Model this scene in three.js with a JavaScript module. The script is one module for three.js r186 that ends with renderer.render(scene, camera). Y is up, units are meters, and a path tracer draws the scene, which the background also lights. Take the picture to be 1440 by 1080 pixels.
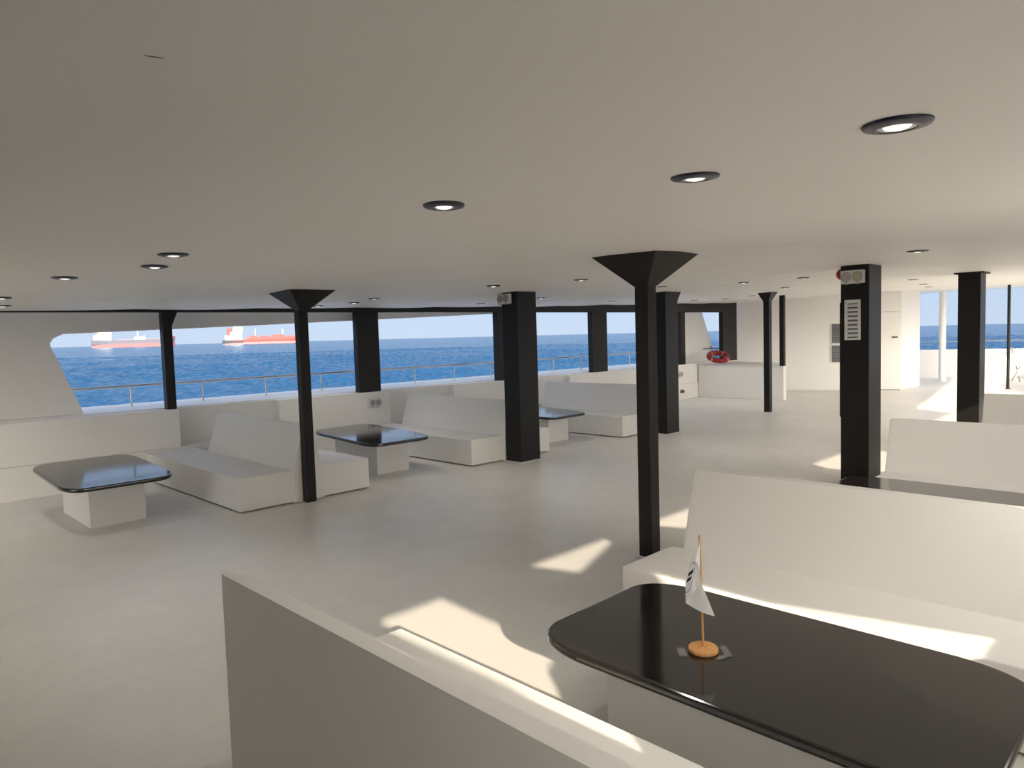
import * as THREE from 'three';
import { RoundedBoxGeometry } from 'three/addons/geometries/RoundedBoxGeometry.js';
import { mergeGeometries, toCreasedNormals } from 'three/addons/utils/BufferGeometryUtils.js';
import { ImprovedNoise } from 'three/addons/math/ImprovedNoise.js';

// ------------------------------------------------------------------ camera, sky, sun, exposure
// x runs forward along the boat, z to starboard, y up; the floor of the saloon is y = 0
const scene = new THREE.Scene();
const camera = new THREE.PerspectiveCamera(57.54, 4 / 3, 0.05, 20000);
camera.position.set(0, 1.6, 0);
{
  const D = Math.PI / 180, yaw = 45.1453 * D, pit = -3.67057 * D, rol = -1.71768 * D;
  const d = new THREE.Vector3(Math.cos(pit) * Math.cos(yaw), Math.sin(pit), -Math.cos(pit) * Math.sin(yaw));
  const r = new THREE.Vector3().crossVectors(d, new THREE.Vector3(0, 1, 0)).normalize();
  const u = new THREE.Vector3().crossVectors(r, d);
  camera.up.copy(u.multiplyScalar(Math.cos(rol)).addScaledVector(r, -Math.sin(rol)));
  camera.lookAt(camera.position.clone().add(d));
}
const renderer = new THREE.WebGLRenderer({ antialias: true });
renderer.toneMapping = THREE.LinearToneMapping;
renderer.toneMappingExposure = 2.2;
renderer.shadowMap.enabled = true;

const SUN_X = 1.45, SUN_Z = 2.15;            // how far a shadow runs forward and to port for each metre of height
const AUREOLE = 24;  // glow on the unseen sun side, strength chosen to light the saloon
{ // clear sky on the CIE pattern: a gradient over height, brighter round the low sun (no disc)
  const W = 512, Hh = 256, px = new Float32Array(W * Hh * 4);
  const low = [0.286, 0.345, 0.432], mid = [0.223, 0.305, 0.432], top = [0.141, 0.214, 0.39], glow = [1.0, 0.92, 0.79];
  const S = new THREE.Vector3(-SUN_X, 1, SUN_Z).normalize(), q = new THREE.Vector3();
  for (let j = 0; j < Hh; j++) for (let i = 0; i < W; i++) {
    const el = Math.max(0, ((j + 0.5) / Hh - 0.5) * Math.PI), az = ((i + 0.5) / W - 0.5) * 2 * Math.PI, e = el * 180 / Math.PI;
    q.set(Math.cos(el) * Math.cos(az), Math.sin(el), Math.cos(el) * Math.sin(az));
    const g = Math.acos(Math.min(1, Math.max(-1, q.dot(S)))), a = Math.min(1, e / 12), b = Math.min(1, Math.max(0, (e - 12) / 60));
    const au = j < Hh / 2 ? 0 : AUREOLE * (Math.exp(-3 * g) - Math.exp(-1.5 * Math.PI) * 0.5);
    for (let k = 0; k < 3; k++) {
      const c = low[k] + (mid[k] - low[k]) * a;
      px[(j * W + i) * 4 + k] = (c + (top[k] - c) * b) * (0.9 + 0.1 * Math.cos(g) ** 2) + Math.max(0, au) * glow[k] * 0.62;
    }
    px[(j * W + i) * 4 + 3] = 1;
  }
  const t = new THREE.DataTexture(px, W, Hh, THREE.RGBAFormat, THREE.FloatType);
  t.mapping = THREE.EquirectangularReflectionMapping; t.magFilter = THREE.LinearFilter; t.needsUpdate = true;
  scene.background = t; scene.environment = t;
}
const sun = new THREE.DirectionalLight(new THREE.Color().setRGB(1, 0.86, 0.66), 3.9);
sun.position.set(9 - SUN_X * 14, 14, -4 + SUN_Z * 14); sun.target.position.set(9, 0, -4);
sun.castShadow = true; sun.shadow.mapSize.set(4096, 4096); sun.shadow.radius = 1.2;
Object.assign(sun.shadow.camera, { left: -22, right: 22, top: 22, bottom: -22, near: 1, far: 90 });
scene.add(sun, sun.target);

// ------------------------------------------------------------------ helpers
let seed = 7; const rnd = () => { seed = (seed * 1664525 + 1013904223) % 4294967296; return seed / 4294967296; };
const noise = new ImprovedNoise();
const taken = new Map();
function numbered(n) { const k = taken.get(n) ?? 0; taken.set(n, k + 1); return k ? `${n}_${String(k).padStart(3, '0')}` : n; }
function shadow(m) { m.castShadow = true; m.receiveShadow = true; return m; }
function thing(name, label, category, pos = [0, 0, 0], turn = 0, group) {
  const o = new THREE.Group(); o.name = numbered(name); o.position.set(...pos); o.rotation.y = turn;
  o.userData = { label, category }; if (group) o.userData.group = group;
  scene.add(o); return o;
}
function part(name, geo, mat, parent, label) {
  const m = shadow(new THREE.Mesh(Array.isArray(geo) ? merge(geo) : geo, mat)); m.name = name;
  if (label) m.userData.label = label;
  parent.add(m); return m;
}
function single(name, geo, mat, label, category, pos = [0, 0, 0], group) {
  const m = part(numbered(name), geo, mat, scene); m.position.set(...pos);
  m.userData = { label, category }; if (group) m.userData.group = group; return m;
}
function struct(name, geo, mat, label, category = 'structure') {
  const m = part(numbered(name), geo, mat, scene); m.userData = { kind: 'structure', label, category }; return m;
}
function copy(o, pos, label) {
  const base = o.name.replace(/_\d{3}$/, ''); const c = o.clone(); c.name = numbered(base); c.position.set(...pos);
  c.userData = { ...o.userData }; if (label) c.userData.label = label; scene.add(c); return c;
}
function merge(list) { return mergeGeometries(list.map((g) => { const q = g.index ? g.toNonIndexed() : g; for (const k of Object.keys(q.attributes)) if (!['position', 'normal', 'uv'].includes(k)) q.deleteAttribute(k); return q; })); }
// uv in metres from position, by the main direction of the normal
function metric(g) {
  if (g.index) g = g.toNonIndexed();
  const p = g.attributes.position, n = g.attributes.normal, uv = new Float32Array(p.count * 2);
  for (let i = 0; i < p.count; i++) {
    const ax = Math.abs(n.getX(i)), ay = Math.abs(n.getY(i)), az = Math.abs(n.getZ(i));
    if (ay >= ax && ay >= az) { uv[2 * i] = p.getX(i); uv[2 * i + 1] = p.getZ(i); }
    else if (ax >= az) { uv[2 * i] = p.getZ(i); uv[2 * i + 1] = p.getY(i); }
    else { uv[2 * i] = p.getX(i); uv[2 * i + 1] = p.getY(i); }
  }
  g.setAttribute('uv', new THREE.BufferAttribute(uv, 2)); return g;
}
function box(x0, x1, y0, y1, z0, z1, r = 0.006) {
  const w = x1 - x0, h = y1 - y0, d = z1 - z0;
  const g = r > 0 ? new RoundedBoxGeometry(w, h, d, 2, Math.min(r, w / 2.1, h / 2.1, d / 2.1)) : new THREE.BoxGeometry(w, h, d);
  return metric(g.translate((x0 + x1) / 2, (y0 + y1) / 2, (z0 + z1) / 2));
}
function prismZ(pts, z0, z1, bevel = 0) {       // outline in x, y pushed along z
  const s = new THREE.Shape(pts.map((q) => new THREE.Vector2(...q)));
  const g = new THREE.ExtrudeGeometry(s, { depth: z1 - z0 - 2 * bevel, bevelEnabled: bevel > 0, bevelThickness: bevel, bevelSize: bevel, bevelOffset: -bevel, bevelSegments: 2 });
  return metric(g.translate(0, 0, z0 + bevel));
}
function prismY(pts, y0, y1, bevel = 0, seg = 2) {       // outline in x, z pushed up
  const s = new THREE.Shape(pts.map(([x, z]) => new THREE.Vector2(x, -z)));
  const g = new THREE.ExtrudeGeometry(s, { depth: y1 - y0 - 2 * bevel, bevelEnabled: bevel > 0, bevelThickness: bevel, bevelSize: bevel, bevelOffset: -bevel, bevelSegments: seg });
  return metric(g.rotateX(-Math.PI / 2).translate(0, y0 + bevel, 0));
}
function hexa(b, t) {                            // bottom and top quads, counter-clockwise from above
  const P = [...b, ...t], F = [[0, 3, 2, 1], [4, 5, 6, 7], [0, 1, 5, 4], [1, 2, 6, 5], [2, 3, 7, 6], [3, 0, 4, 7]], v = [];
  for (const f of F) for (const k of [0, 1, 2, 0, 2, 3]) v.push(...P[f[k]]);
  const g = new THREE.BufferGeometry(); g.setAttribute('position', new THREE.Float32BufferAttribute(v, 3)); g.computeVertexNormals();
  return metric(g);
}
function frustum(cx, cz, y0, w0, d0, y1, w1, d1) {
  const q = (w, d, y) => [[cx - w / 2, y, cz + d / 2], [cx + w / 2, y, cz + d / 2], [cx + w / 2, y, cz - d / 2], [cx - w / 2, y, cz - d / 2]];
  return hexa(q(w0, d0, y0), q(w1, d1, y1));
}
function rod(a, b, r, seg = 10) {
  const A = new THREE.Vector3(...a), B = new THREE.Vector3(...b), d = B.clone().sub(A);
  const g = new THREE.CylinderGeometry(r, r, d.length(), seg);
  g.applyQuaternion(new THREE.Quaternion().setFromUnitVectors(new THREE.Vector3(0, 1, 0), d.normalize()));
  return g.translate((A.x + B.x) / 2, (A.y + B.y) / 2, (A.z + B.z) / 2);
}
function tex(n, fn, rep, srgb = false) {
  const px = new Uint8Array(n * n * 4);
  for (let j = 0; j < n; j++) for (let i = 0; i < n; i++) { const c = fn(i / n, j / n); const o = (j * n + i) * 4; px[o] = c[0]; px[o + 1] = c[1]; px[o + 2] = c[2]; px[o + 3] = 255; }
  const t = new THREE.DataTexture(px, n, n); t.wrapS = t.wrapT = THREE.RepeatWrapping; t.magFilter = THREE.LinearFilter; t.minFilter = THREE.LinearMipmapLinearFilter; t.generateMipmaps = true;
  if (srgb) t.colorSpace = THREE.SRGBColorSpace; t.repeat.set(rep, rep); t.needsUpdate = true; return t;
}
// tileable noise on a torus-like lattice
function tn(u, v, f, s) { // periodic by blending
  const a = noise.noise(u * f, v * f, s), b = noise.noise((u - 1) * f, v * f, s), c = noise.noise(u * f, (v - 1) * f, s), d = noise.noise((u - 1) * f, (v - 1) * f, s);
  return (a * (1 - u) + b * u) * (1 - v) + (c * (1 - u) + d * u) * v;
}
const rgb = (r, g, b) => new THREE.Color().setRGB(r, g, b);

// ------------------------------------------------------------------ materials
const paintBump = tex(256, (u, v) => { const h = 128 + 60 * tn(u, v, 24, 1) + 40 * tn(u, v, 60, 3) + 30 * tn(u, v, 6, 5); return [h, h, h]; }, 0.7);
const deckTone = tex(512, (u, v) => { const k = 246 + 9 * tn(u, v, 4, 2.2) + 7 * tn(u, v, 17, 4.7) + 5 * tn(u, v, 70, 8.1); return [k, k, k]; }, 0.22, true);
const deckRough = tex(256, (u, v) => { const k = 110 + 40 * tn(u, v, 5, 6.1) + 25 * tn(u, v, 30, 1.9); return [k, k, k]; }, 0.3);
const M = {};
M.paint = new THREE.MeshPhysicalMaterial({ color: rgb(0.87, 0.85, 0.82), roughness: 0.5, bumpMap: paintBump, bumpScale: 0.0015 });
M.deck = new THREE.MeshPhysicalMaterial({ color: rgb(0.85, 0.83, 0.795), roughness: 0.9, roughnessMap: deckRough, map: deckTone, bumpMap: paintBump, bumpScale: 0.001 });
M.ceiling = new THREE.MeshPhysicalMaterial({ color: rgb(0.885, 0.862, 0.825), roughness: 0.55, bumpMap: paintBump, bumpScale: 0.001 });
M.black = new THREE.MeshPhysicalMaterial({ color: rgb(0.0095, 0.008, 0.007), roughness: 0.45, specularIntensity: 0.6, bumpMap: paintBump, bumpScale: 0.0012 });
const scuff = tex(512, (u, v) => { const k = 24 + 18 * tn(u, v, 7, 3.3) + 40 * Math.max(0, tn(u, v, 30, 7.7)) ** 2; return [k, k, k]; }, 0.8);
M.table = new THREE.MeshPhysicalMaterial({ color: rgb(0.012, 0.0098, 0.009), roughness: 0.9, roughnessMap: scuff, clearcoat: 0.4, clearcoatRoughness: 0.12 });
M.steel = new THREE.MeshStandardMaterial({ color: rgb(0.55, 0.56, 0.58), metalness: 1, roughness: 0.3 });
M.grey = new THREE.MeshStandardMaterial({ color: rgb(0.42, 0.41, 0.39), roughness: 0.5 });
M.darkGrey = new THREE.MeshStandardMaterial({ color: rgb(0.11, 0.11, 0.12), roughness: 0.4 });
M.white = new THREE.MeshStandardMaterial({ color: rgb(0.78, 0.77, 0.74), roughness: 0.4 });
M.red = new THREE.MeshPhysicalMaterial({ color: rgb(0.33, 0.015, 0.02), roughness: 0.45 });
M.navy = new THREE.MeshPhysicalMaterial({ color: rgb(0.012, 0.012, 0.035), roughness: 0.35 });

// ------------------------------------------------------------------ structure
// underside of the upper deck: rises forward, falls to the sides, with slight waves of the laminate
function ceilY(x, z) {
  const s = Math.min(1, Math.max(0, (x - 2) / 7.8)), d = 0.03 + 0.06 * s, t = (z + 4.5) / 4.7;
  const w = 0.009 * (0.5 - 1.4 * Math.abs(Math.sin((0.83 * x - 0.56 * z - 3.67) / 1.27 * Math.PI))) + 0.003 * Math.sin(x * 1.9 + z * 0.35 + 1.3);   // the laminate sags between the deck frames
  return 2.06 + 0.0245 * x - d * t * t + w;
}
const SCX = 0.408, SCZ = -1.184;
const starEdge = (x) => (x < 12 ? 0.72 : 0.72 - (x - 12) * 0.1);   // upper deck edge out of view, taper chosen for sun at the bow
{
  const X0 = -4.2, X1 = 25.0, nx = 420, nz = 150, v = [], id = [];
  const at = (i, j, up) => { const x = X0 + (X1 - X0) * i / nx, z0 = -9.34, z1 = starEdge(x), z = z0 + (z1 - z0) * j / nz; return [x, up ? 3.1 : ceilY(x, z), z]; };
  for (let i = 0; i < nx; i++) for (let j = 0; j < nz; j++) {
    const a = at(i, j), b = at(i + 1, j), c = at(i + 1, j + 1), d = at(i, j + 1); v.push(...a, ...b, ...c, ...a, ...c, ...d);
  }
  let g = new THREE.BufferGeometry(); g.setAttribute('position', new THREE.Float32BufferAttribute(v, 3)); g.computeVertexNormals();
  g = toCreasedNormals(g, 0.5);
  const top = [];
  for (let i = 0; i < nx; i++) { // upper side and rim
    const q = [[at(i, 0, 1), at(i, nz, 1), at(i + 1, nz, 1), at(i + 1, 0, 1)], [at(i, 0), at(i, 0, 1), at(i + 1, 0, 1), at(i + 1, 0)], [at(i + 1, nz), at(i + 1, nz, 1), at(i, nz, 1), at(i, nz)]];
    for (const [a, b, c, d] of q) top.push(...a, ...b, ...c, ...a, ...c, ...d);
  }
  for (let j = 0; j < nz; j++) for (const [a, b, c, d] of [[at(0, j + 1), at(0, j + 1, 1), at(0, j, 1), at(0, j)], [at(nx, j), at(nx, j, 1), at(nx, j + 1, 1), at(nx, j + 1)]]) top.push(...a, ...b, ...c, ...a, ...c, ...d);
  const g2 = new THREE.BufferGeometry(); g2.setAttribute('position', new THREE.Float32BufferAttribute(top, 3)); g2.computeVertexNormals();
  const cg = struct('ceiling', [metric(g), metric(g2)], M.ceiling, 'cream painted saloon ceiling, slightly wavy, dotted with downlights', 'ceiling');
  const sc = part('scuff_mark', prismY([[-0.028, 0.0], [-0.01, -0.0022], [0.008, -0.0012], [0.03, 0.001], [0.006, 0.0018], [-0.012, 0.0008]], -0.0006, 0.0006), new THREE.MeshStandardMaterial({ color: rgb(0.3, 0.2, 0.11), roughness: 0.8 }), cg, 'small brown scratch');
  sc.position.set(SCX, ceilY(SCX, SCZ) - 0.0008, SCZ); sc.rotation.y = -0.24; sc.scale.set(0.5, 1, 0.6);
}
{ // deck
  const pts = [[-4.2, -10.1], [17, -10.1], [25.5, -7.2], [25.5, -2.6], [21, -2.2], [12, 0.75], [-4.2, 0.75]];
  struct('floor', prismY(pts, -0.25, 0), M.deck, 'smooth cream painted deck floor with a soft sheen', 'floor');
}
// port bulwark: lower box proud, upper face with a deeper bay behind each bench back, then the sill
const ZW = -9.2;
{
  const bays = [[3.22, 4.55], [6.42, 7.75], [9.5, 10.8]];
  const g = [box(-4.2, 17.9, 0, 0.37, -9.6, -9.17, 0.004)];
  const segs = [[-4.2, 3.22], [4.55, 6.42], [7.75, 9.5], [10.8, 17.9]];
  for (const [a, b] of segs) g.push(box(a, b, 0.37, 0.85, -9.6, ZW, 0.008));
  for (const [a, b] of bays) g.push(hexa([[a, 0.37, -9.44], [b, 0.37, -9.44], [b, 0.37, -9.6], [a, 0.37, -9.6]], [[a, 0.85, -9.29], [b, 0.85, -9.29], [b, 0.85, -9.6], [a, 0.85, -9.6]]));
  struct('wall_left', g, M.paint, 'cream bulwark along the sea side with recessed bays behind the benches', 'wall');
  struct('trim_1', hexa([[-4.2, 0.85, -9.36], [17.9, 0.85, -9.36], [17.9, 0.85, -10.1], [-4.2, 0.85, -10.1]], [[-4.2, 0.865, -9.36], [17.9, 0.865, -9.36], [17.9, 0.9, -10.1], [-4.2, 0.9, -10.1]]), M.paint, 'pale outer sill on top of the sea side bulwark', 'sill');
  // outer fairing panel with the slanted opening edge and the tapering overhang
  const o = [[-4.2, 0.8], [2.26, 0.8], [2.21, 0.95], [1.95, 1.67], [1.945, 1.71], [1.98, 1.765], [2.08, 1.815], [4.42, 1.9], [9.13, 2.085], [10.2, 2.13], [10.4, 2.6], [-4.2, 2.6]];
  struct('wall_left_fairing', prismZ(o, -9.58, -9.5, 0.008), M.paint, 'white moulded side fairing with a slanted opening edge and tapering overhang', 'wall');
  // dark head beam below the ceiling edge
  const y0 = (x) => 2.045 + 0.0056 * x, xs = [-4.2, 2, 6, 10, 14, 17.86];
  const bg = [];
  for (let i = 0; i < xs.length - 1; i++) { const a = xs[i], b = xs[i + 1]; bg.push(hexa([[a, y0(a), ZW + 0.0], [b, y0(b), ZW + 0.0], [b, y0(b), ZW - 0.12], [a, y0(a), ZW - 0.12]], [[a, 2.6, ZW + 0.0], [b, 2.6, ZW + 0.0], [b, 2.6, ZW - 0.12], [a, 2.6, ZW - 0.12]])); }
  struct('trim_2', bg, M.black, 'dark brown head beam over the long sea side openings', 'beam');
}
{ // starboard side, out of view: bulwark, overhang and panels shaped for the shade they cast
  struct('wall_right', [box(-4.2, 12, 0, 0.85, 0.5, 0.6, 0.006)], M.paint, 'cream bulwark along the sunny side', 'wall');
  const Z0 = 0.66, map = (x, y, z) => { const dh = (Z0 - z) / SUN_Z; return [x - SUN_X * dh, y + dh]; };
  const yo = map(3, 0, -3.39)[1];
  const head = prismZ([[-4.2, yo], [12, yo], [12, 2.5], [-4.2, 2.5]], Z0 - 0.03, Z0 + 0.03);
  const s1 = [map(2.67, 0, -3.40), map(2.62, 0, -2.7), map(2.6, 0, -2.3), [0.47, 1.335], [0.45, 0.6], [1.75, 0.6], map(3.62, 0, -2.95), map(3.45, 0, -3.40)];  // out of view, outline traced back from the shade round the flag table
  const s2 = [map(4.36, 0, -3.40), map(4.3, 0, -3.25), map(3.09, 0.34, -2.25), map(3.07, 0.34, -1.47), map(3.31, 0.34, -0.53), map(3.9, 0.34, -0.5), map(3.95, 0.78, -1.1), map(4.93, 0, -3.22), map(4.9, 0, -3.40)];  // out of view, outline traced back from the shade on the long bench
  const aft = [[-4.2, 0.6], [0.34, 0.6], [0.32, 1.0], [0.24, 1.32], [0.05, 1.487], [-0.2, 1.66], [-0.335, 1.75], [-0.47, 1.84], [-0.56, 1.92], [-0.57, 2.4], [-4.2, 2.4]];      // out of view, edge shaped to keep sun off the one-sided bench back
  const fwd = [[4.5, 0.6], [6.9, 0.6], [6.5, 1.35], [5.75, 1.7], [5.3, 1.95], [4.4, 1.95]], fwd2 = [[7.4, 0.6], [9.9, 0.6], [9.5, 1.35], [8.8, 1.7], [8.3, 1.95], [7.3, 1.95]];  // out of view panels, placed to keep sun off the forward bench backs
  struct('wall_right_fairing', [head], M.paint, 'white overhang along the sunny side', 'wall');
  struct('unseen_trim_3', [prismZ(s1, Z0 - 0.03, Z0 + 0.03)], M.paint, 'unseen slanted white strut outside the sunny side, shading the flag table', 'strut');
  struct('unseen_trim_4', [prismZ(s2, Z0 - 0.03, Z0 + 0.03)], M.paint, 'second unseen slanted white strut outside the sunny side, shading the long bench', 'strut');
  struct('unseen_trim_5', [prismZ(aft, Z0 - 0.03, Z0 + 0.03)], M.paint, 'unseen closed aft part of the sunny side fairing, shading the one-sided bench back', 'fairing');
  struct('unseen_trim_6', [prismZ(fwd, Z0 - 0.03, Z0 + 0.03)], M.paint, 'unseen broad white panel on the sunny side, shading the bench beside the second table', 'post');
  struct('unseen_trim_7', [prismZ(fwd2, Z0 - 0.03, Z0 + 0.03)], M.paint, 'unseen broad white panel on the sunny side, shading the bench farther forward', 'post');
  struct('unseen_side_deck', prismY([[-4.2, 0.76], [12, 0.76], [21, -2.19], [25.5, -2.59], [25.5, -1.0], [12, 2.4], [-4.2, 2.4]], -0.25, 0.84), M.deck, 'unseen side deck in full sun outside the bulwark, bouncing light to the ceiling', 'deck');  // out of view, raised and widened to bounce sunlight onto the ceiling
}
{ // aft end out of view: wall set close and black to dim the bench back
  const g = [box(-1.5, -1.4, 0, 2.6, -9.6, -7.6, 0), box(-1.5, -1.4, 0, 2.6, -5.4, 0.63, 0), box(-1.5, -1.4, 1.95, 2.6, -7.6, -5.4, 0)];
  struct('unseen_wall_back', g, M.black, 'unseen dark aft bulkhead with a wide doorway, dimming the one-sided bench back', 'wall');
}
{ // forward bulkhead, set at a slant, and its sunlit return
  const A = [17.9, -9.6], B = [19.62, -5.62];
  const pts = [A, B, [21.2, -5.62], [21.2, -9.6]];
  const w = struct('wall_front', prismY(pts, 0, 2.62, 0.012), M.paint, 'white forward bulkhead set at a slant, its end face in full sun', 'wall');
  w.position.y = 0;
}

// ------------------------------------------------------------------ downlights
const LAMP = 0.56;  // all lamps switched on low, strength chosen to brighten the floor
const lampSpots = [
  [1.81, -0.53, 'navy rimmed downlight over the wall end of the flag table'], [1.99, -1.16, 'downlight with a bright lens over the middle of the flag table'],
  [1.65, -1.98, 'downlight with navy rim over the aisle end of the flag table and the grey-blue bench'],
  [1.34, -3.78, 'flat downlight above the open aisle, paired with one beside it'], [1.48, -4.49, 'downlight with a glinting lens above the open aisle, beside its pair'], [1.19, -5.29, 'single flat downlight above the aisle end of the fairing table'],
  [1.16, -7.28, 'flat downlight over the fairing table'], [1.32, -8.24, 'glinting downlight over the fairing table, close to the head beam'],
  [5.31, -5.58, 'downlight beside the thick socket column, over the aisle'], [5.68, -4.65, 'downlight between the thick socket column and the wide funnel capital'],
  [7.96, -7.31, 'downlight just behind the thick socket column'], [4.98, -7.39, 'downlight above the table below the bulwark socket'], [5.21, -8.21, 'glinting downlight above the broad window post'],
  [7.79, -8.5, 'downlight close to the head beam, beside the thick socket column'], [4.97, -8.74, 'downlight at the head beam behind the slim funnel column'], [11.08, -8.3, 'downlight above the broad window post behind the last sea side bench'],
  [8.35, -5.4, 'downlight under the rim of the wide funnel capital'], [9.1, -4.58, 'downlight over the aisle between the gusseted and the small funnel column'], [8.88, -3.67, 'downlight over the aisle beside the red bell column'],
  [13.99, -8.21, 'downlight above the narrow post beside the leaning pillar'], [14.82, -7.9, 'downlight above the lifebuoy'], [14.43, -7.08, 'downlight between the small funnel capital and the counter post'],
  [11.91, -5.24, 'downlight over the aisle before the small funnel capital'], [5.96, -1.6, 'downlight over the bench next to the bell column'], [12.26, -3.35, 'first of three downlights in a row from the bell column to the door'],
  [15.59, -4.08, 'middle one of three downlights in a row from the bell column to the door'], [17.8, -4.55, 'last of three downlights in a row from the bell column, by the door']];
{
  const V2 = (l) => l.map((q) => new THREE.Vector2(...q));
  const ring = new THREE.LatheGeometry(V2([[0.0745, 0.006], [0.0755, -0.003], [0.072, -0.008], [0.05, -0.0125], [0.041, -0.0125], [0.039, -0.009]]), 40);
  const cup = new THREE.LatheGeometry(V2([[0.0395, -0.0105], [0.035, -0.0085], [0.03, -0.008]]), 32);
  const lensG = new THREE.SphereGeometry(0.031, 24, 10, 0, Math.PI * 2, Math.PI * 0.5, Math.PI * 0.5).scale(1, 0.3, 1).translate(0, -0.007, 0);
  const cupM = new THREE.MeshStandardMaterial({ color: rgb(0.8, 0.8, 0.8), metalness: 1, roughness: 0.22, side: THREE.DoubleSide });
  const rimM = new THREE.MeshPhysicalMaterial({ color: rgb(0.012, 0.013, 0.04), roughness: 0.3, side: THREE.DoubleSide });
  const lensM = new THREE.MeshPhysicalMaterial({ color: rgb(0.75, 0.74, 0.7), roughness: 0.12, emissive: rgb(1, 0.93, 0.8), emissiveIntensity: 0.7, clearcoat: 1 });
  for (const [x, z, label] of lampSpots) {
    const e = 0.05, y = ceilY(x, z), nx = -(ceilY(x + e, z) - ceilY(x - e, z)) / (2 * e), nz = -(ceilY(x, z + e) - ceilY(x, z - e)) / (2 * e);
    const t = thing('downlight', label, 'downlight', [x, y, z], 0, 'recessed ceiling downlights');
    t.quaternion.setFromUnitVectors(new THREE.Vector3(0, 1, 0), new THREE.Vector3(nx, 1, nz).normalize());
    part('rim', ring, rimM, t, 'navy blue rim'); part('reflector', cup, cupM, t); part('lens', lensG, lensM, t, 'glassy lens');
    const l = new THREE.SpotLight(rgb(1, 0.93, 0.82), LAMP, 0, 0.96, 1, 2); l.position.set(0, -0.03, 0); l.target.position.set(0, -1, 0); l.castShadow = true; l.shadow.radius = 2;
    t.add(l, l.target);
  }
}

// ------------------------------------------------------------------ columns
function column(name, label, x, z, w, d, cap) {
  const o = thing(name, label, 'column', [x, 0, z], 0, 'black saloon columns');
  const top = ceilY(x, z) + 0.012;
  part('shaft', box(-w / 2, w / 2, 0, top, -d / 2, d / 2, 0.006), M.black, o);
  part('foot_plate', box(-w / 2 - 0.02, w / 2 + 0.02, 0, 0.006, -d / 2 - 0.02, d / 2 + 0.02, 0.002), M.paint, o, 'painted foot plate');
  if (cap) part('capital', frustum(cap[3] ?? 0, cap[4] ?? 0, cap[1], w + 0.004, d + 0.004, top, cap[0], cap[2] ?? cap[0]), M.black, o, 'flared black capital');
  return o;
}
const colNear = column('support_column', 'slim black column with a wide funnel capital behind the flag table', 4.2, -2.855, 0.11, 0.11, [0.56, 1.945]);
const colA = column('support_column', 'slim black column with a funnel capital at the end of the bench by the slanted fairing', 3.5, -6.5, 0.1, 0.1, [0.5, 1.955, 0.5, -0.02, 0.06]);
const colB = column('support_column', 'thick black column with a socket at its top beside the second sea side bench', 6.57, -6.43, 0.36, 0.28);
const colC = column('support_column', 'thick black column with a gusset standing in the aisle behind the slim funnel column', 9.79, -6.28, 0.36, 0.24);
part('gusset', prismZ([[0.17, 2.08], [0.17, ceilY(9.9, -6.3) + 0.01], [0.32, ceilY(9.9, -6.3) + 0.01]], -0.1, 0.1), M.black, colC);
const colD = column('support_column', 'slim black column with a small funnel capital in front of the counter', 13.38, -6.24, 0.12, 0.12, [0.3, 2.2]);
const colE = column('support_column', 'thick black column carrying sockets, a louvre and a red bell', 7.56, -2.54, 0.36, 0.27);
const colF = column('support_column', 'thick black column with a flat cap plate, standing nearest the bow deck', 11.1, -2.32, 0.3, 0.26);
part('cap_plate', box(-0.2, 0.2, ceilY(11.1, -2.3) - 0.02, ceilY(11.1, -2.3) + 0.005, -0.17, 0.17, 0.003), M.black, colF);
{
  const o = thing('counter_post', 'thin black post standing on the end of the white counter', 'post', [15.72, 0.8, -6.98]);
  part('shaft', box(-0.05, 0.05, 0, ceilY(15.7, -7) - 0.8 + 0.01, -0.05, 0.05, 0.004), M.black, o);
}
{ // posts between the sea side openings
  const P = [[3.085, 3.195, 'thin dark window post with a gusset, next to the slanted fairing'], [5.87, 6.26, 'broad dark window post above the bulwark socket'], [8.82, 9.0, 'dark window post half hidden by the thick socket column'], [11.57, 12.08, 'broad dark window post between the socket column and the gusseted column'], [15.02, 15.22, 'narrow dark window post beside the leaning white pillar'], [17.1, 17.86, 'widest dark window post ending the openings at the forward bulkhead']];
  P.forEach(([a, b, label], i) => {
    const o = thing('window_post', label, 'post', [(a + b) / 2, 0.85, ZW - 0.06], 0, 'window posts');
    const w = (b - a) / 2, top = 2.05 + 0.0056 * a - 0.85;
    part('shaft', box(-w, w, 0, top + 0.04, -0.06, 0.06, 0.005), M.black, o);
    if (!i) part('gusset', prismZ([[w, top - 0.17], [w + 0.085, top + 0.03], [w, top + 0.03]], -0.055, 0.06), M.black, o);
  });
}

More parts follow.
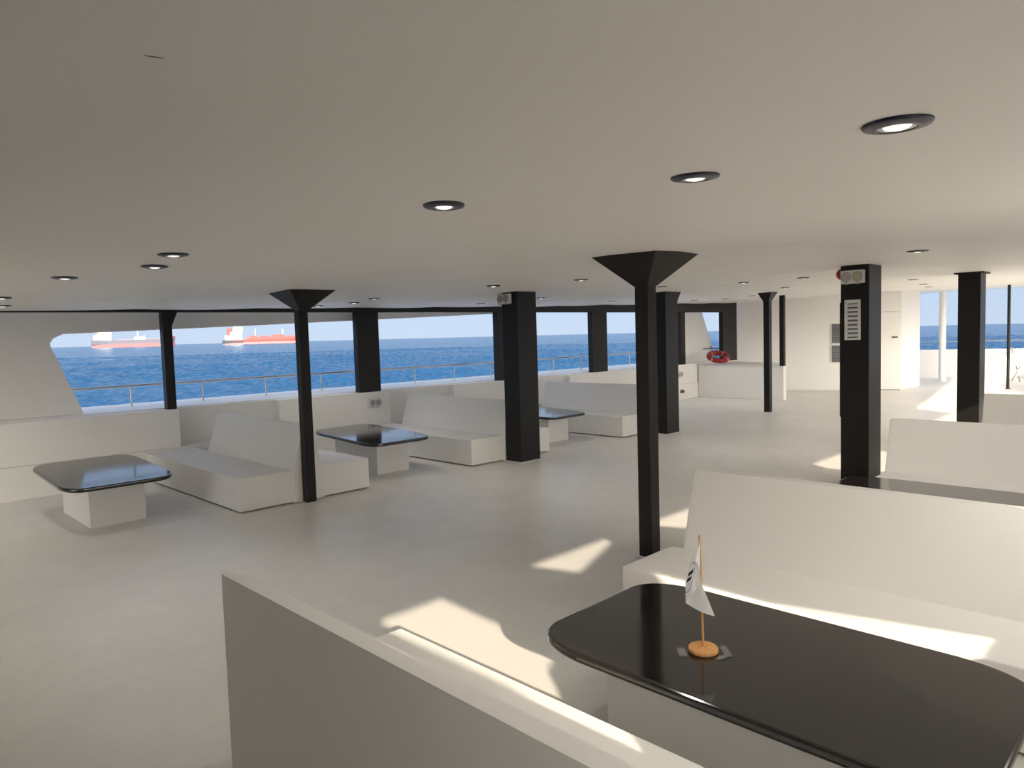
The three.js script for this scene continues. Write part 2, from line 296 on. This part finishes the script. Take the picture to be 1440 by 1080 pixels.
// ------------------------------------------------------------------ benches
function bench(label, group, x, z, len, dir, o2 = {}) {          // dir -1: runs to port, +1: to starboard
  const h = o2.h ?? 0.34, top = o2.top ?? 0.79, hd = o2.hd ?? 0.73, bl = o2.back ?? len;
  const o = thing('bench', label, 'bench', [x, 0, z], 0, group);
  const zz = (a, b) => (dir < 0 ? [-b, -a] : [a, b]);
  const sk = 0.016;                                              // shadow gap above the deck
  for (const s of o2.single ? [1] : [-1, 1]) {
    const [x0, x1] = s < 0 ? [-hd, -0.16] : [0.16, hd], [z0, z1] = zz(0.008, len);
    part('seat', box(x0, x1, sk, h, z0, z1, 0.008), M.paint, o);
    const [k0, k1] = zz(0.09, len);
    part('plinth', box(s < 0 ? x0 + 0.09 : x0, s < 0 ? x1 : x1 - 0.09, 0, sk + 0.002, k0, k1, 0.002), M.paint, o, 'recessed plinth');
  }
  const [b0, b1] = zz(o2.inset ?? 0, bl);
  part('backrest', prismZ(o2.single ? [[-0.04, 0.004], [0.175, 0.004], [0.175, h], [0.02, top], [-0.04, top]] : [[-0.175, 0.004], [0.175, 0.004], [0.175, h], [0.035, top], [-0.035, top], [-0.175, h]], b0, b1, 0.008), M.paint, o);
  return o;
}
bench('white double bench with the slim funnel column at its end', 'sea side benches', 3.53, -6.555, 2.6, -1, { back: 2.15 });
bench('white double bench beside the thick socket column', 'sea side benches', 6.53, -6.58, 2.58, -1, { back: 2.25 });
bench('white double bench between the socket column and the gusseted column', 'sea side benches', 9.62, -6.5, 2.66, -1, { back: 2.25 });
bench('one-sided white bench with a plain grey-blue back, facing the flag table', 'sunny side benches', 1.03, -2.52, 2.9, 1, { single: true, top: 0.785 });
bench('long white bench behind the black table with the flag', 'sunny side benches', 3.72, -2.27, 2.72, 1, { hd: 0.66, inset: 0.09 });
bench('white bench between the louvred column and the thick cap-plated column', 'sunny side benches', 6.78, -2.02, 2.4, 1);
bench('white bench beside the thick cap-plated column towards the bow', 'sunny side benches', 9.78, -1.9, 2.2, 1);

// ------------------------------------------------------------------ tables
function topOutline(w, l, c = 0.17) {                              // long oval-cornered top
  const s = new THREE.Shape(), a = w / 2, b = l / 2, cx = c * 1.0, cz = c * 1.5;
  s.moveTo(-a + cx, -b); s.lineTo(a - cx, -b); s.quadraticCurveTo(a - 0.02, -b + 0.02, a, -b + cz); s.lineTo(a, b - cz); s.quadraticCurveTo(a - 0.02, b - 0.02, a - cx, b);
  s.lineTo(-a + cx, b); s.quadraticCurveTo(-a + 0.02, b - 0.02, -a, b - cz); s.lineTo(-a, -b + cz); s.quadraticCurveTo(-a + 0.02, -b + 0.02, -a + cx, -b);
  return s.getPoints(10).map((p) => [p.x, p.y]);
}
function table(label, x, z, w, l, group, h = 0.45, tilt = 0) {     // tilt: the sea side tops lean up a little towards the bulwark
  const o = thing('table', label, 'table', [x, 0, z], 0, group);
  const z0 = -l / 2 + 0.24, z1 = l / 2 - 0.26, y = (q) => h - 0.036 - q * Math.tan(tilt), b = 0.235;
  part('base', hexa([[-b, 0, z1], [b, 0, z1], [b, 0, z0], [-b, 0, z0]], [[-b, y(z1), z1], [b, y(z1), z1], [b, y(z0), z0], [-b, y(z0), z0]]), M.paint, o, 'white box pedestal');
  const t = part('top', prismY(topOutline(w, l), -0.038, 0, 0.014, 4), M.table, o, 'glossy black top with rounded corners');
  t.position.y = h; t.rotation.x = tilt;
  return o;
}
table('black topped table on a white pedestal standing before the slanted fairing, reflecting sky', 1.91, -7.62, 0.94, 1.46, 'sea side tables', 0.45, 0.045);
table('black topped table between the first and second sea side benches, below the bulwark socket', 5.0, -7.62, 0.94, 1.46, 'sea side tables', 0.45, 0.045);
table('black topped table just behind the thick socket column on the sea side', 8.1, -7.62, 0.94, 1.46, 'sea side tables', 0.45, 0.045);
table('large black topped table carrying the small white flag', 2.33, -1.11, 0.87, 1.52, 'sunny side tables');
table('black topped table seen as a dark strip behind the long white bench back', 5.3, -1.2, 0.95, 1.6, 'sunny side tables');

// ------------------------------------------------------------------ flag on its stand, taped to the table
{
  const o = thing('table_flag', 'small white flag on a wooden stick and disc foot on the near black table', 'flag', [2.21, 0.45, -1.28]);
  const woodT = tex(256, (u, v) => { const k = Math.sin((u + 0.03 * tn(u, v, 6, 2)) * 60) * 14 + 10 * tn(u, v, 40, 3); return [205 + k, 150 + k, 92 + k * 0.8]; }, 4, true);
  const wood = new THREE.MeshPhysicalMaterial({ map: woodT, roughness: 0.5 });
  part('foot', new THREE.LatheGeometry([[0, 0], [0.05, 0], [0.053, 0.004], [0.053, 0.014], [0.049, 0.019], [0.0, 0.02]].map((q) => new THREE.Vector2(...q)), 40), wood, o, 'turned wooden disc');
  part('stick', rod([0, 0.015, 0], [-0.006, 0.43, -0.006], 0.0042), wood, o, 'thin wooden stick');
  // cloth hanging in folds from the upper part of the stick
  const nu = 28, nv = 40, pos = [], uv = [], idx = [];
  const ex = new THREE.Vector3(-0.707, 0, -0.707), ez = new THREE.Vector3(0.707, 0, -0.707); // ex: seen to the left, ez: away from the viewer
  for (let j = 0; j <= nv; j++) for (let i = 0; i <= nu; i++) {
    const u = i / nu, v = j / nv;
    const fall = 0.415 - v * 0.155 - u * (0.075 + 0.04 * v) - 0.02 * Math.sin(u * 3);
    const wide = (0.004 + 0.05 * Math.sin(Math.min(1, u * 1.05) * 2.2)) * (0.25 + 0.75 * Math.min(1, v * 1.3 + u * 0.5));
    const side = -0.075 * Math.max(0, u - 0.55) / 0.45 * (0.15 + v);
    const deep = -0.022 * Math.sin(u * 7.5 + v * 0.8) * (0.25 + u) - 0.005;
    const p = ex.clone().multiplyScalar(wide + side).addScaledVector(ez, deep);
    pos.push(p.x - 0.005, fall, p.z - 0.005); uv.push(u, 1 - v);
  }
  for (let j = 0; j < nv; j++) for (let i = 0; i < nu; i++) { const a = j * (nu + 1) + i; idx.push(a, a + 1, a + nu + 2, a, a + nu + 2, a + nu + 1); }
  const g = new THREE.BufferGeometry(); g.setAttribute('position', new THREE.Float32BufferAttribute(pos, 3)); g.setAttribute('uv', new THREE.Float32BufferAttribute(uv, 2)); g.setIndex(idx); g.computeVertexNormals();
  const cv = document.createElement('canvas'); cv.width = 512; cv.height = 384; const c = cv.getContext('2d');
  c.fillStyle = '#f1f1f2'; c.fillRect(0, 0, 512, 384);
  c.strokeStyle = '#3a4466'; c.lineWidth = 7; c.beginPath(); c.ellipse(215, 200, 95, 120, 0, 0, Math.PI * 2); c.stroke();
  c.fillStyle = '#16181f'; c.fillRect(150, 150, 95, 38); c.fillRect(160, 205, 80, 34);
  const ft = new THREE.CanvasTexture(cv); ft.colorSpace = THREE.SRGBColorSpace;
  part('cloth', g, new THREE.MeshPhysicalMaterial({ map: ft, roughness: 0.8, side: THREE.DoubleSide, transmission: 0.25, thickness: 0 }), o, 'folded white cloth with a dark emblem');
}
{
  const tape = new THREE.MeshPhysicalMaterial({ color: rgb(0.55, 0.55, 0.55), roughness: 0.25, transparent: true, opacity: 0.28, side: THREE.DoubleSide });
  const strip = (name, x, z, turn, l, w, label) => {
    const g = new THREE.PlaneGeometry(l, w, 14, 6).rotateX(-Math.PI / 2), p = g.attributes.position;
    for (let i = 0; i < p.count; i++) p.setY(i, 0.0035 + 0.0055 * Math.abs(noise.noise(p.getX(i) * 70, p.getZ(i) * 90, l * 50)));
    g.computeVertexNormals(); const m = single(name, g, tape, label, 'tape', [2.21 + x, 0.45, -1.28 + z], 'tape around the flag foot'); m.rotation.y = turn;
  };
  strip('tape_strip', -0.062, -0.05, 0.72, 0.07, 0.03, 'crumpled clear tape strip beside the wooden flag foot, aisle end');
  strip('tape_strip', 0.05, 0.06, 0.8, 0.075, 0.026, 'crumpled clear tape strip beside the wooden flag foot, wall end');
  strip('tape_strip', 0.0, 0.078, -0.3, 0.06, 0.02, 'small clear tape strip before the wooden flag foot');
}

// ------------------------------------------------------------------ fittings on columns and walls
function socketPair(name, label, pos, turn, tint) {
  const o = thing(name, label, 'socket', pos, turn, 'double sockets');
  part('housing', box(-0.11, 0.11, -0.065, 0.065, 0, 0.05, 0.008), M.white, o);
  for (const s of [-1, 1]) {
    const f = part('cover', new THREE.CylinderGeometry(0.045, 0.045, 0.012, 24).rotateX(Math.PI / 2).translate(s * 0.053, 0, 0.055), new THREE.MeshPhysicalMaterial({ color: tint[s < 0 ? 0 : 1], roughness: 0.35 }), o, 'round hinged cover');
    part('rim', new THREE.TorusGeometry(0.045, 0.005, 8, 24).translate(s * 0.053, 0, 0.06), M.grey, f);
    part('latch', box(s * 0.053 - 0.012, s * 0.053 + 0.012, -0.075, -0.055, 0.03, 0.055, 0.003), M.grey, f);
  }
  return o;
}
const tints = [rgb(0.52, 0.44, 0.41), rgb(0.5, 0.46, 0.33)];
socketPair('double_socket', 'double white socket at the top of the louvred black column', [7.38, 2.115, -2.55], -Math.PI / 2, tints);
socketPair('double_socket', 'double socket at the top of the thick black column among the sea side benches', [6.39, 2.12, -6.49], -Math.PI / 2, [rgb(0.3, 0.29, 0.28), rgb(0.35, 0.33, 0.31)]);
{
  const o = socketPair('double_socket', 'grey double socket on the cream bulwark below the broad window post', [6.11, 0.685, ZW + 0.002], 0, [rgb(0.32, 0.32, 0.32), rgb(0.32, 0.32, 0.32)]);
}
{
  const o = socketPair('double_socket', 'small double socket on the bulwark beside the white counter', [14.9, 0.62, ZW + 0.002], 0, [rgb(0.35, 0.33, 0.3), rgb(0.35, 0.33, 0.3)]);
}
{
  const o = thing('louvre_vent', 'white louvred vent on the thick black column below the socket', 'vent', [7.378, 1.69, -2.555], -Math.PI / 2);
  part('frame', [box(-0.075, -0.05, -0.2, 0.2, 0, 0.02, 0.003), box(0.05, 0.075, -0.2, 0.2, 0, 0.02, 0.003), box(-0.05, 0.05, 0.165, 0.2, 0, 0.02, 0.003), box(-0.05, 0.05, -0.2, -0.18, 0, 0.02, 0.003)], M.white, o);
  part('backing', box(-0.05, 0.05, -0.18, 0.165, 0, 0.004, 0), M.darkGrey, o);
  for (let k = 0; k < 8; k++) { const y = -0.155 + k * 0.0425; part('slat', hexa([[-0.05, y - 0.012, 0.018], [0.05, y - 0.012, 0.018], [0.05, y - 0.009, 0.004], [-0.05, y - 0.009, 0.004]], [[-0.05, y - 0.002, 0.019], [0.05, y - 0.002, 0.019], [0.05, y + 0.014, 0.004], [-0.05, y + 0.014, 0.004]]), M.white, o); }
}
{
  const o = thing('alarm_bell', 'red alarm bell on the side of the louvred black column', 'alarm', [7.5, 2.16, -2.675]);
  part('mount', new THREE.CylinderGeometry(0.04, 0.04, 0.03, 20).rotateX(Math.PI / 2).translate(0, 0, -0.012), M.red, o);
  part('dome', new THREE.LatheGeometry([[0.001, 0.075], [0.035, 0.07], [0.055, 0.045], [0.06, 0.02], [0.062, 0.015]].map((q) => new THREE.Vector2(...q)), 28).rotateX(-Math.PI / 2).translate(0, 0, -0.005), M.red, o, 'red bell dome');
}
{
  const o = thing('cable_strip', 'black cable duct on the side of the louvred column', 'duct', [7.5, 0.95, -2.675]);
  part('duct', box(-0.05, 0.05, -0.25, 0.92, -0.035, 0.0, 0.004), M.black, o);
}

// ------------------------------------------------------------------ forward end
{
  const o = thing('counter', 'low white counter across the forward port corner', 'counter', [15.8, 0, -8.08]);
  part('body', prismY([[-0.04, 1.1], [0.1, 1.1], [1.45, 0.2], [1.9, -1.08], [-0.04, -1.08]], 0, 0.79, 0.01), M.paint, o);
  part('top', prismY([[-0.06, 1.11], [0.12, 1.11], [1.45, 0.22], [1.9, -1.08], [-0.06, -1.08]], 0.79, 0.815, 0.006), M.paint, o);
}
{
  const o = thing('lifebuoy', 'red lifebuoy lying tilted on the white counter', 'lifebuoy', [16.1, 1.0, -8.8]);
  part('ring', new THREE.TorusGeometry(0.23, 0.062, 16, 48), M.red, o, 'red ring');
  for (let k = 0; k < 4; k++) part('band', new THREE.TorusGeometry(0.23, 0.064, 16, 6, 0.16).rotateZ(k * Math.PI / 2 + 0.6), new THREE.MeshStandardMaterial({ color: rgb(0.62, 0.3, 0.28), roughness: 0.5 }), o, 'faded band');
  o.rotation.set(-1.15, -0.75, 0.0); o.rotation.order = 'YXZ';
}
{ // dark panels on the bulkhead
  const A = new THREE.Vector3(17.9, 0, -9.6), B = new THREE.Vector3(19.62, 0, -5.62), d = B.clone().sub(A), L = d.length(); d.normalize();
  const turn = Math.atan2(-d.z, d.x), at = (t, y, off) => { const q = A.clone().addScaledVector(d, t); return [q.x - Math.sin(turn) * 0 + off * d.z * -1, y, q.z + off * d.x * 1]; };
  const nrm = new THREE.Vector3(-d.z, 0, d.x);  // may face either way; the room lies towards smaller x
  const sgn = nrm.x < 0 ? 1 : -1, N = nrm.multiplyScalar(sgn), face = Math.atan2(N.x, N.z);
  const place = (t, y) => { const q = A.clone().addScaledVector(d, t).addScaledVector(N, 0.003); return [q.x, y, q.z]; };
  for (const [y, h, lab] of [[1.49, 0.5, 'dark grey upper louvred panel on the white bulkhead'], [0.96, 0.44, 'dark grey lower louvred panel on the white bulkhead']]) {
    const o = thing('wall_panel', lab, 'panel', place(3.05, y), face, 'dark panels on the bulkhead');
    part('frame', box(-0.36, 0.36, -h / 2 - 0.025, h / 2 + 0.025, 0, 0.02, 0.004), M.white, o);
    part('backing', box(-0.33, 0.33, -h / 2, h / 2, 0.018, 0.026, 0), M.darkGrey, o);
    for (let k = 0; k < 10; k++) part('slat', box(-0.33, 0.33, -h / 2 + (k + 0.2) * h / 10, -h / 2 + (k + 0.62) * h / 10, 0.02, 0.036, 0.002), new THREE.MeshStandardMaterial({ color: rgb(0.22, 0.22, 0.23), roughness: 0.5 }), o);
  }
  const dr = thing('door_1', 'cream door at the end of the white forward bulkhead', 'door', place(4.0, 0), face); dr.userData.kind = 'structure';
  part('leaf', box(-0.3, 0.28, 0.03, 2.0, 0.0, 0.018, 0.004), M.paint, dr);
  part('upper_panel', box(-0.3, 0.28, 2.02, 2.5, 0.0, 0.018, 0.004), M.paint, dr);
  const hd = part('handle', box(0.12, 0.25, 1.34, 1.38, 0.03, 0.05, 0.006), M.darkGrey, dr, 'dark lever handle'); part('spindle', box(0.225, 0.245, 1.345, 1.375, 0.012, 0.035, 0), M.darkGrey, hd);
  part('threshold', box(-0.32, 0.3, 0, 0.03, 0, 0.05, 0.003), M.grey, dr);
}
{ // bow: white bulwark, rail, poles
  struct('wall_bow', prismY([[24.0, -9.2], [24.15, -9.2], [25.0, -5.0], [25.3, -2.2], [25.15, -2.2], [24.85, -5.0]], 0, 0.88), M.paint, 'white bow bulwark in the sun with the sea behind', 'wall');
  const o = thing('bow_rail', 'thin steel rail above the white bow bulwark', 'railing', [24.5, 0.88, -5]);
  part('rail', [rod([-0.45, 0.25, -4.2], [0.42, 0.25, 0], 0.015), rod([0.42, 0.25, 0], [0.72, 0.25, 2.8], 0.015)], M.steel, o);
  for (const [x, z] of [[-0.45, -4.2], [-0.02, -2.1], [0.42, 0], [0.72, 2.8]]) part('post', rod([x, 0, z], [x, 0.25, z], 0.013), M.steel, o);
  const p = thing('bow_pillar', 'pale round pillar standing on the sunlit bow deck', 'pillar', [23.25, 0, -5.58]);
  part('shaft', rod([0, 0.01, 0], [0, ceilY(23.25, -5.58) + 0.01, 0], 0.09, 24), M.paint, p); part('flange', new THREE.CylinderGeometry(0.14, 0.15, 0.02, 24).translate(0, 0.01, 0), M.paint, p);
  const q = thing('dark_pole', 'thin dark pole between the cap-plated column and the bow bulwark', 'pole', [20.88, 0, -3.58]);
  part('shaft', rod([0, 0, 0], [0, ceilY(20.88, -3.58) - 0.002, 0], 0.035, 16), M.black, q); part('flange', new THREE.CylinderGeometry(0.06, 0.065, 0.015, 16).translate(0, 0.0075, 0), M.black, q);
  const s = thing('folding_chair', 'pale slatted folding chair on the bow deck at the bulwark', 'chair', [23.9, 0, -3.75], -0.9);
  const wd = M.grey;
  for (const x of [-0.2, 0.2]) { part('leg', rod([x, 0, 0.22], [x, 0.95, -0.2], 0.018), wd, s); part('leg', rod([x * 0.9, 0, -0.2], [x * 0.9, 0.45, 0.2], 0.018), wd, s); }
  for (let k = 0; k < 5; k++) part('seat_slat', box(-0.19, 0.19, 0.43, 0.45, -0.18 + k * 0.08, -0.12 + k * 0.08, 0.004), M.white, s);
  for (let k = 0; k < 5; k++) { const x = -0.16 + k * 0.08; part('back_slat', rod([x, 0.5, -0.01], [x, 0.92, -0.19], 0.014), M.white, s); }
}
{ // white leaning pillar outside the port opening forward
  struct('wall_left_pillar', prismZ([[15.0, 0.85], [17.42, 0.85], [16.62, 2.3], [15.6, 2.5], [14.9, 2.5]], -9.66, -9.58, 0.01), M.paint, 'white leaning side pillar seen through the farthest opening', 'pillar');
}
{ // small black box low on the bulwark near the counter
  const o = thing('cable_gland', 'small black cable gland low on the bulwark beside the counter', 'gland', [14.95, 0.2, -9.165]);
  part('body', box(-0.05, 0.05, -0.04, 0.04, 0, 0.05, 0.008), M.darkGrey, o); part('nut', new THREE.CylinderGeometry(0.03, 0.03, 0.03, 6).rotateX(Math.PI / 2).translate(0, 0, 0.06), M.darkGrey, o);
}
{ // stainless handrail outside
  const o = thing('handrail', 'stainless steel handrail outside the sea side openings', 'railing', [0, 0.87, -9.8]);
  const y = (x) => 0.27 + 0.003 * x, pts = [];
  for (let x = -4; x <= 24; x += 1) pts.push(new THREE.Vector3(x, y(x), 0.04 * Math.sin(x)));
  const c = new THREE.CatmullRomCurve3(pts.map((p) => new THREE.Vector3(p.x, p.y, x0(p.x))));
  function x0(x) { return x > 15 ? (x - 15) * 0.12 : 0; }
  part('rail', new THREE.TubeGeometry(c, 120, 0.019, 8), M.steel, o);
  for (let k = -4; k < 22; k++) { const x = 2.85 + k * 0.905; if (x < 24) part('post', rod([x, 0.015, x0(x)], [x, y(x), x0(x)], 0.012, 8), M.steel, o); }
}

// ------------------------------------------------------------------ sea and ships
const HEEL = 0.0072, SEA = -4.2;                  // the boat leans a little, so the sea rises to port
const seaY = (x, z) => SEA - z * HEEL;
{
  const waves = [];
  for (let k = 0; k < 26; k++) { const l = 1.1 * Math.pow(1.17, k % 13) * (0.85 + 0.3 * rnd()), a = 0.9 + (rnd() - 0.5) * 1.9; waves.push([Math.cos(a) * 6.283 / l, Math.sin(a) * 6.283 / l, rnd() * 6.283, 0.03 * Math.pow(l, 0.72), l]); }
  const h = (x, z, cell) => { let s = 0; for (const [kx, kz, p, a, l] of waves) { const f = Math.min(1, l / (cell * 2.2)); if (f > 0.3) s += a * f * (1 - Math.abs(Math.sin((kx * x + kz * z + p) / 2)) * 1.6); } return s; };
  const nA = 620, a0 = -0.02, a1 = 1.46, radii = []; for (let r = 38; r < 9000; r *= r < 400 ? 1.0055 : 1.02) radii.push(r);
  const v = [], id = [], n1 = nA + 1;
  for (const r of radii) for (let i = 0; i <= nA; i++) {
    const a = a0 + (a1 - a0) * i / nA, x = Math.cos(a) * r, z = -Math.sin(a) * r, wx = x + 2 * noise.noise(x * 0.05, z * 0.05, 1), wz = z + 2 * noise.noise(x * 0.05, z * 0.05, 9);
    const g = 0.75 + 0.6 * noise.noise(x * 0.02, z * 0.02, 4);
    v.push(x, seaY(x, z) + g * h(wx, wz, Math.min(r * 0.0024, 6)), z);
  }
  for (let j = 0; j < radii.length - 1; j++) for (let i = 0; i < nA; i++) { const p = j * n1 + i; id.push(p, p + n1, p + 1, p + 1, p + n1, p + n1 + 1); }
  const g = new THREE.BufferGeometry(); g.setAttribute('position', new THREE.Float32BufferAttribute(v, 3)); g.setIndex(id); g.computeVertexNormals();
  // the rest of the sea all round, plain
  const v2 = [], id2 = [], R2 = [0.5, 40, 200, 1000, 9000]; const nB = 96;
  for (const r of R2) for (let i = 0; i <= nB; i++) { const a = a1 - 0.01 + (Math.PI * 2 + a0 - a1 + 0.02) * i / nB, x = Math.cos(a) * r, z = -Math.sin(a) * r; v2.push(x, seaY(x, z) - 0.3, z); }
  for (let j = 0; j < R2.length - 1; j++) for (let i = 0; i < nB; i++) { const p = j * (nB + 1) + i, n = nB + 1; id2.push(p, p + n, p + 1, p + 1, p + n, p + n + 1); }
  const g2 = new THREE.BufferGeometry(); g2.setAttribute('position', new THREE.Float32BufferAttribute(v2, 3)); g2.setIndex(id2); g2.computeVertexNormals();
  for (const q of [g, g2]) { const p = q.attributes.position, uv = new Float32Array(p.count * 2); for (let i = 0; i < p.count; i++) { uv[2 * i] = p.getX(i); uv[2 * i + 1] = p.getZ(i); } q.setAttribute('uv', new THREE.BufferAttribute(uv, 2)); }
  const chop = tex(512, (u, v) => { const q = 128 + 120 * (0.55 * tn(u, v, 9, 2.4) + 0.3 * tn(u, v, 21, 5.2) + 0.2 * tn(u, v, 47, 9.9)); return [q, q, q]; }, 1 / 14);
  M.sea = new THREE.MeshPhysicalMaterial({ color: rgb(0.011, 0.052, 0.128), roughness: 0.16, specularIntensity: 0.03, bumpMap: chop, bumpScale: 0.5 });
  const merged = mergeGeometries([g, g2]);
  const m = part(numbered('sea'), merged, M.sea, scene); m.userData = { kind: 'stuff', label: 'open blue sea with small choppy waves', category: 'sea' };
}
const loft = (secs) => { // rings of points, same count, joined; ends closed
  const v = [], n = secs[0].length, tri = (a, b, c) => v.push(...a, ...b, ...c);
  for (let s = 0; s < secs.length - 1; s++) for (let i = 0; i < n; i++) { const k = (i + 1) % n; tri(secs[s][i], secs[s + 1][i], secs[s + 1][k]); tri(secs[s][i], secs[s + 1][k], secs[s][k]); }
  for (const [q, f] of [[secs[0], 0], [secs[secs.length - 1], 1]]) for (let i = 1; i < n - 1; i++) f ? tri(q[0], q[i + 1], q[i]) : tri(q[0], q[i], q[i + 1]);
  const g = new THREE.BufferGeometry(); g.setAttribute('position', new THREE.Float32BufferAttribute(v, 3)); g.computeVertexNormals(); return metric(g);
};
function hullBand(L, B, y0, y1, sheer) {          // between two heights, stern at x = 0, bow at x = L
  const secs = [];
  for (let i = 0; i <= 16; i++) { const t = i / 16, f = t < 0.08 ? 0.8 + 0.2 * t / 0.08 : t > 0.84 ? Math.sqrt(Math.max(0.002, 1 - ((t - 0.84) / 0.16) ** 2)) : 1, w = B / 2 * f, up = sheer * (t > 0.9 ? (t - 0.9) / 0.1 : 0), rake = t > 0.9 ? (t - 0.9) * 25 : 0; const x = t * L;
    secs.push([[x, y0, -w], [x, y0, w], [x + rake, y1 + up, w * 1.02], [x + rake, y1 + up, -w * 1.02]]); }
  return loft(secs);
}
const shipM = (r, g, b) => new THREE.MeshStandardMaterial({ color: rgb(r, g, b), roughness: 0.7 });
function ship(label, azStern, azBow, dist, o2) {
  const a = azStern * Math.PI / 180, b = azBow * Math.PI / 180, S = new THREE.Vector3(Math.cos(a) * dist, 0, -Math.sin(a) * dist), E = new THREE.Vector3(Math.cos(b) * dist, 0, -Math.sin(b) * dist);
  const d = E.clone().sub(S), L = d.length(), px = dist / 983;        // px: one picture point at that range
  const o = thing('tanker_ship', label, 'ship', [S.x, seaY(S.x, S.z) - 0.5, S.z], Math.atan2(-d.z, d.x), 'anchored ships');
  const B = L * 0.16, p = px;
  part('boot_top', hullBand(L, B, 0, o2.red * p, 0), shipM(...o2.redC), o, 'red lower hull');
  part('hull', hullBand(L, B * 1.01, o2.red * p, o2.free * p, 2.2 * p), shipM(...o2.hullC), o, 'upper hull side');
  part('stern_hull', box(-0.4 * p, L * o2.sternTo, (o2.red - 1) * p, (o2.free + 0.4) * p, -B * 0.51, B * 0.51, p * 0.6), shipM(...o2.sternC), o, 'dark stern hull');
  const W = shipM(0.6, 0.58, 0.53), x0 = L * 0.03, x1 = L * o2.houseTo, f = o2.free * p;
  const hs = part('superstructure', [box(x0, x1, f, f + 6 * p, -B * 0.42, B * 0.42, 0), box(x0 + (x1 - x0) * 0.3, x1, f + 6 * p, f + 10.5 * p, -B * 0.35, B * 0.35, 0), box(x0 + (x1 - x0) * 0.5, x1 + p, f + 10.5 * p, f + o2.house * p, -B * 0.46, B * 0.46, 0)], W, o, 'white superstructure');
  part('bridge_window', box(x1 + p * 0.6, x1 + p * 1.1, f + 11.2 * p, f + 12.4 * p, -B * 0.4, B * 0.4, 0), M.darkGrey, hs);
  part('funnel', [box(x0 + (x1 - x0) * 0.12, x0 + (x1 - x0) * 0.4, f + 6 * p, f + (o2.house - 1.5) * p, -B * 0.14, B * 0.14, p)], shipM(...o2.funC), o, 'coloured funnel');
  part('radar_mast', rod([x1 - 3 * p, f + o2.house * p, 0], [x1 - 3 * p, f + (o2.house + 5) * p, 0], 0.35 * p), W, o);
  const dm = shipM(...o2.deckC);
  part('deck_pipes', o2.pipes.map(([u0, u1, h0, h1]) => box(L * u0, L * u1, f + h0 * p, f + h1 * p, -B * 0.2, B * 0.2, 0)), dm, o, 'deck pipes and tanks');
  for (const [u, h] of o2.masts) part('deck_mast', rod([L * u, f, 0], [L * u, f + h * p, 0], 0.45 * p), W, o, 'white deck mast');
  if (o2.mid) part('deck_house', box(L * o2.mid - 5 * p, L * o2.mid + 7 * p, f, f + 3.4 * p, -B * 0.3, B * 0.3, p * 0.4), W, o);
  part('forecastle', hullBandAt(L, B, f, p), shipM(...o2.foreC), o);
}
function hullBandAt(L, B, f, p) { const s = []; for (const [t, w] of [[0.93, 0.75], [0.965, 0.55], [1.0, 0.12]]) { const x = t * L + (t - 0.9) * 25; s.push([[x, f, -B / 2 * w], [x, f, B / 2 * w], [x + p * 0.4, f + 3.2 * p, B / 2 * w], [x + p * 0.4, f + 3.2 * p, -B / 2 * w]]); } return loft(s); }
ship('tanker with a long grey hull and red boot top anchored beyond the slanted opening', 76.0, 70.75, 2300, { red: 4.4, free: 9, hullC: [0.075, 0.075, 0.105], redC: [0.22, 0.075, 0.085], sternC: [0.055, 0.06, 0.09], sternTo: 0.2, houseTo: 0.235, house: 15, funC: [0.2, 0.13, 0.09], deckC: [0.16, 0.13, 0.14], pipes: [[0.3, 0.92, 0, 0.7], [0.5, 0.66, 0.7, 1.8]], masts: [[0.55, 13], [0.63, 5]], mid: 0.56, foreC: [0.16, 0.07, 0.08] });
ship('red decked tanker with a dark stern and red funnel anchored on the horizon', 67.45, 61.9, 2250, { red: 2.6, free: 5.6, hullC: [0.17, 0.03, 0.03], redC: [0.25, 0.12, 0.13], sternC: [0.013, 0.018, 0.032], sternTo: 0.27, houseTo: 0.25, house: 17, funC: [0.19, 0.035, 0.03], deckC: [0.2, 0.045, 0.045], pipes: [[0.3, 0.95, 0, 3.2], [0.34, 0.44, 3.2, 5.5], [0.48, 0.6, 3.2, 5], [0.64, 0.8, 3.2, 6.2], [0.84, 0.92, 3.2, 4.6]], masts: [[0.42, 14], [0.78, 13.5]], foreC: [0.14, 0.03, 0.03] });

renderer.render(scene, camera);
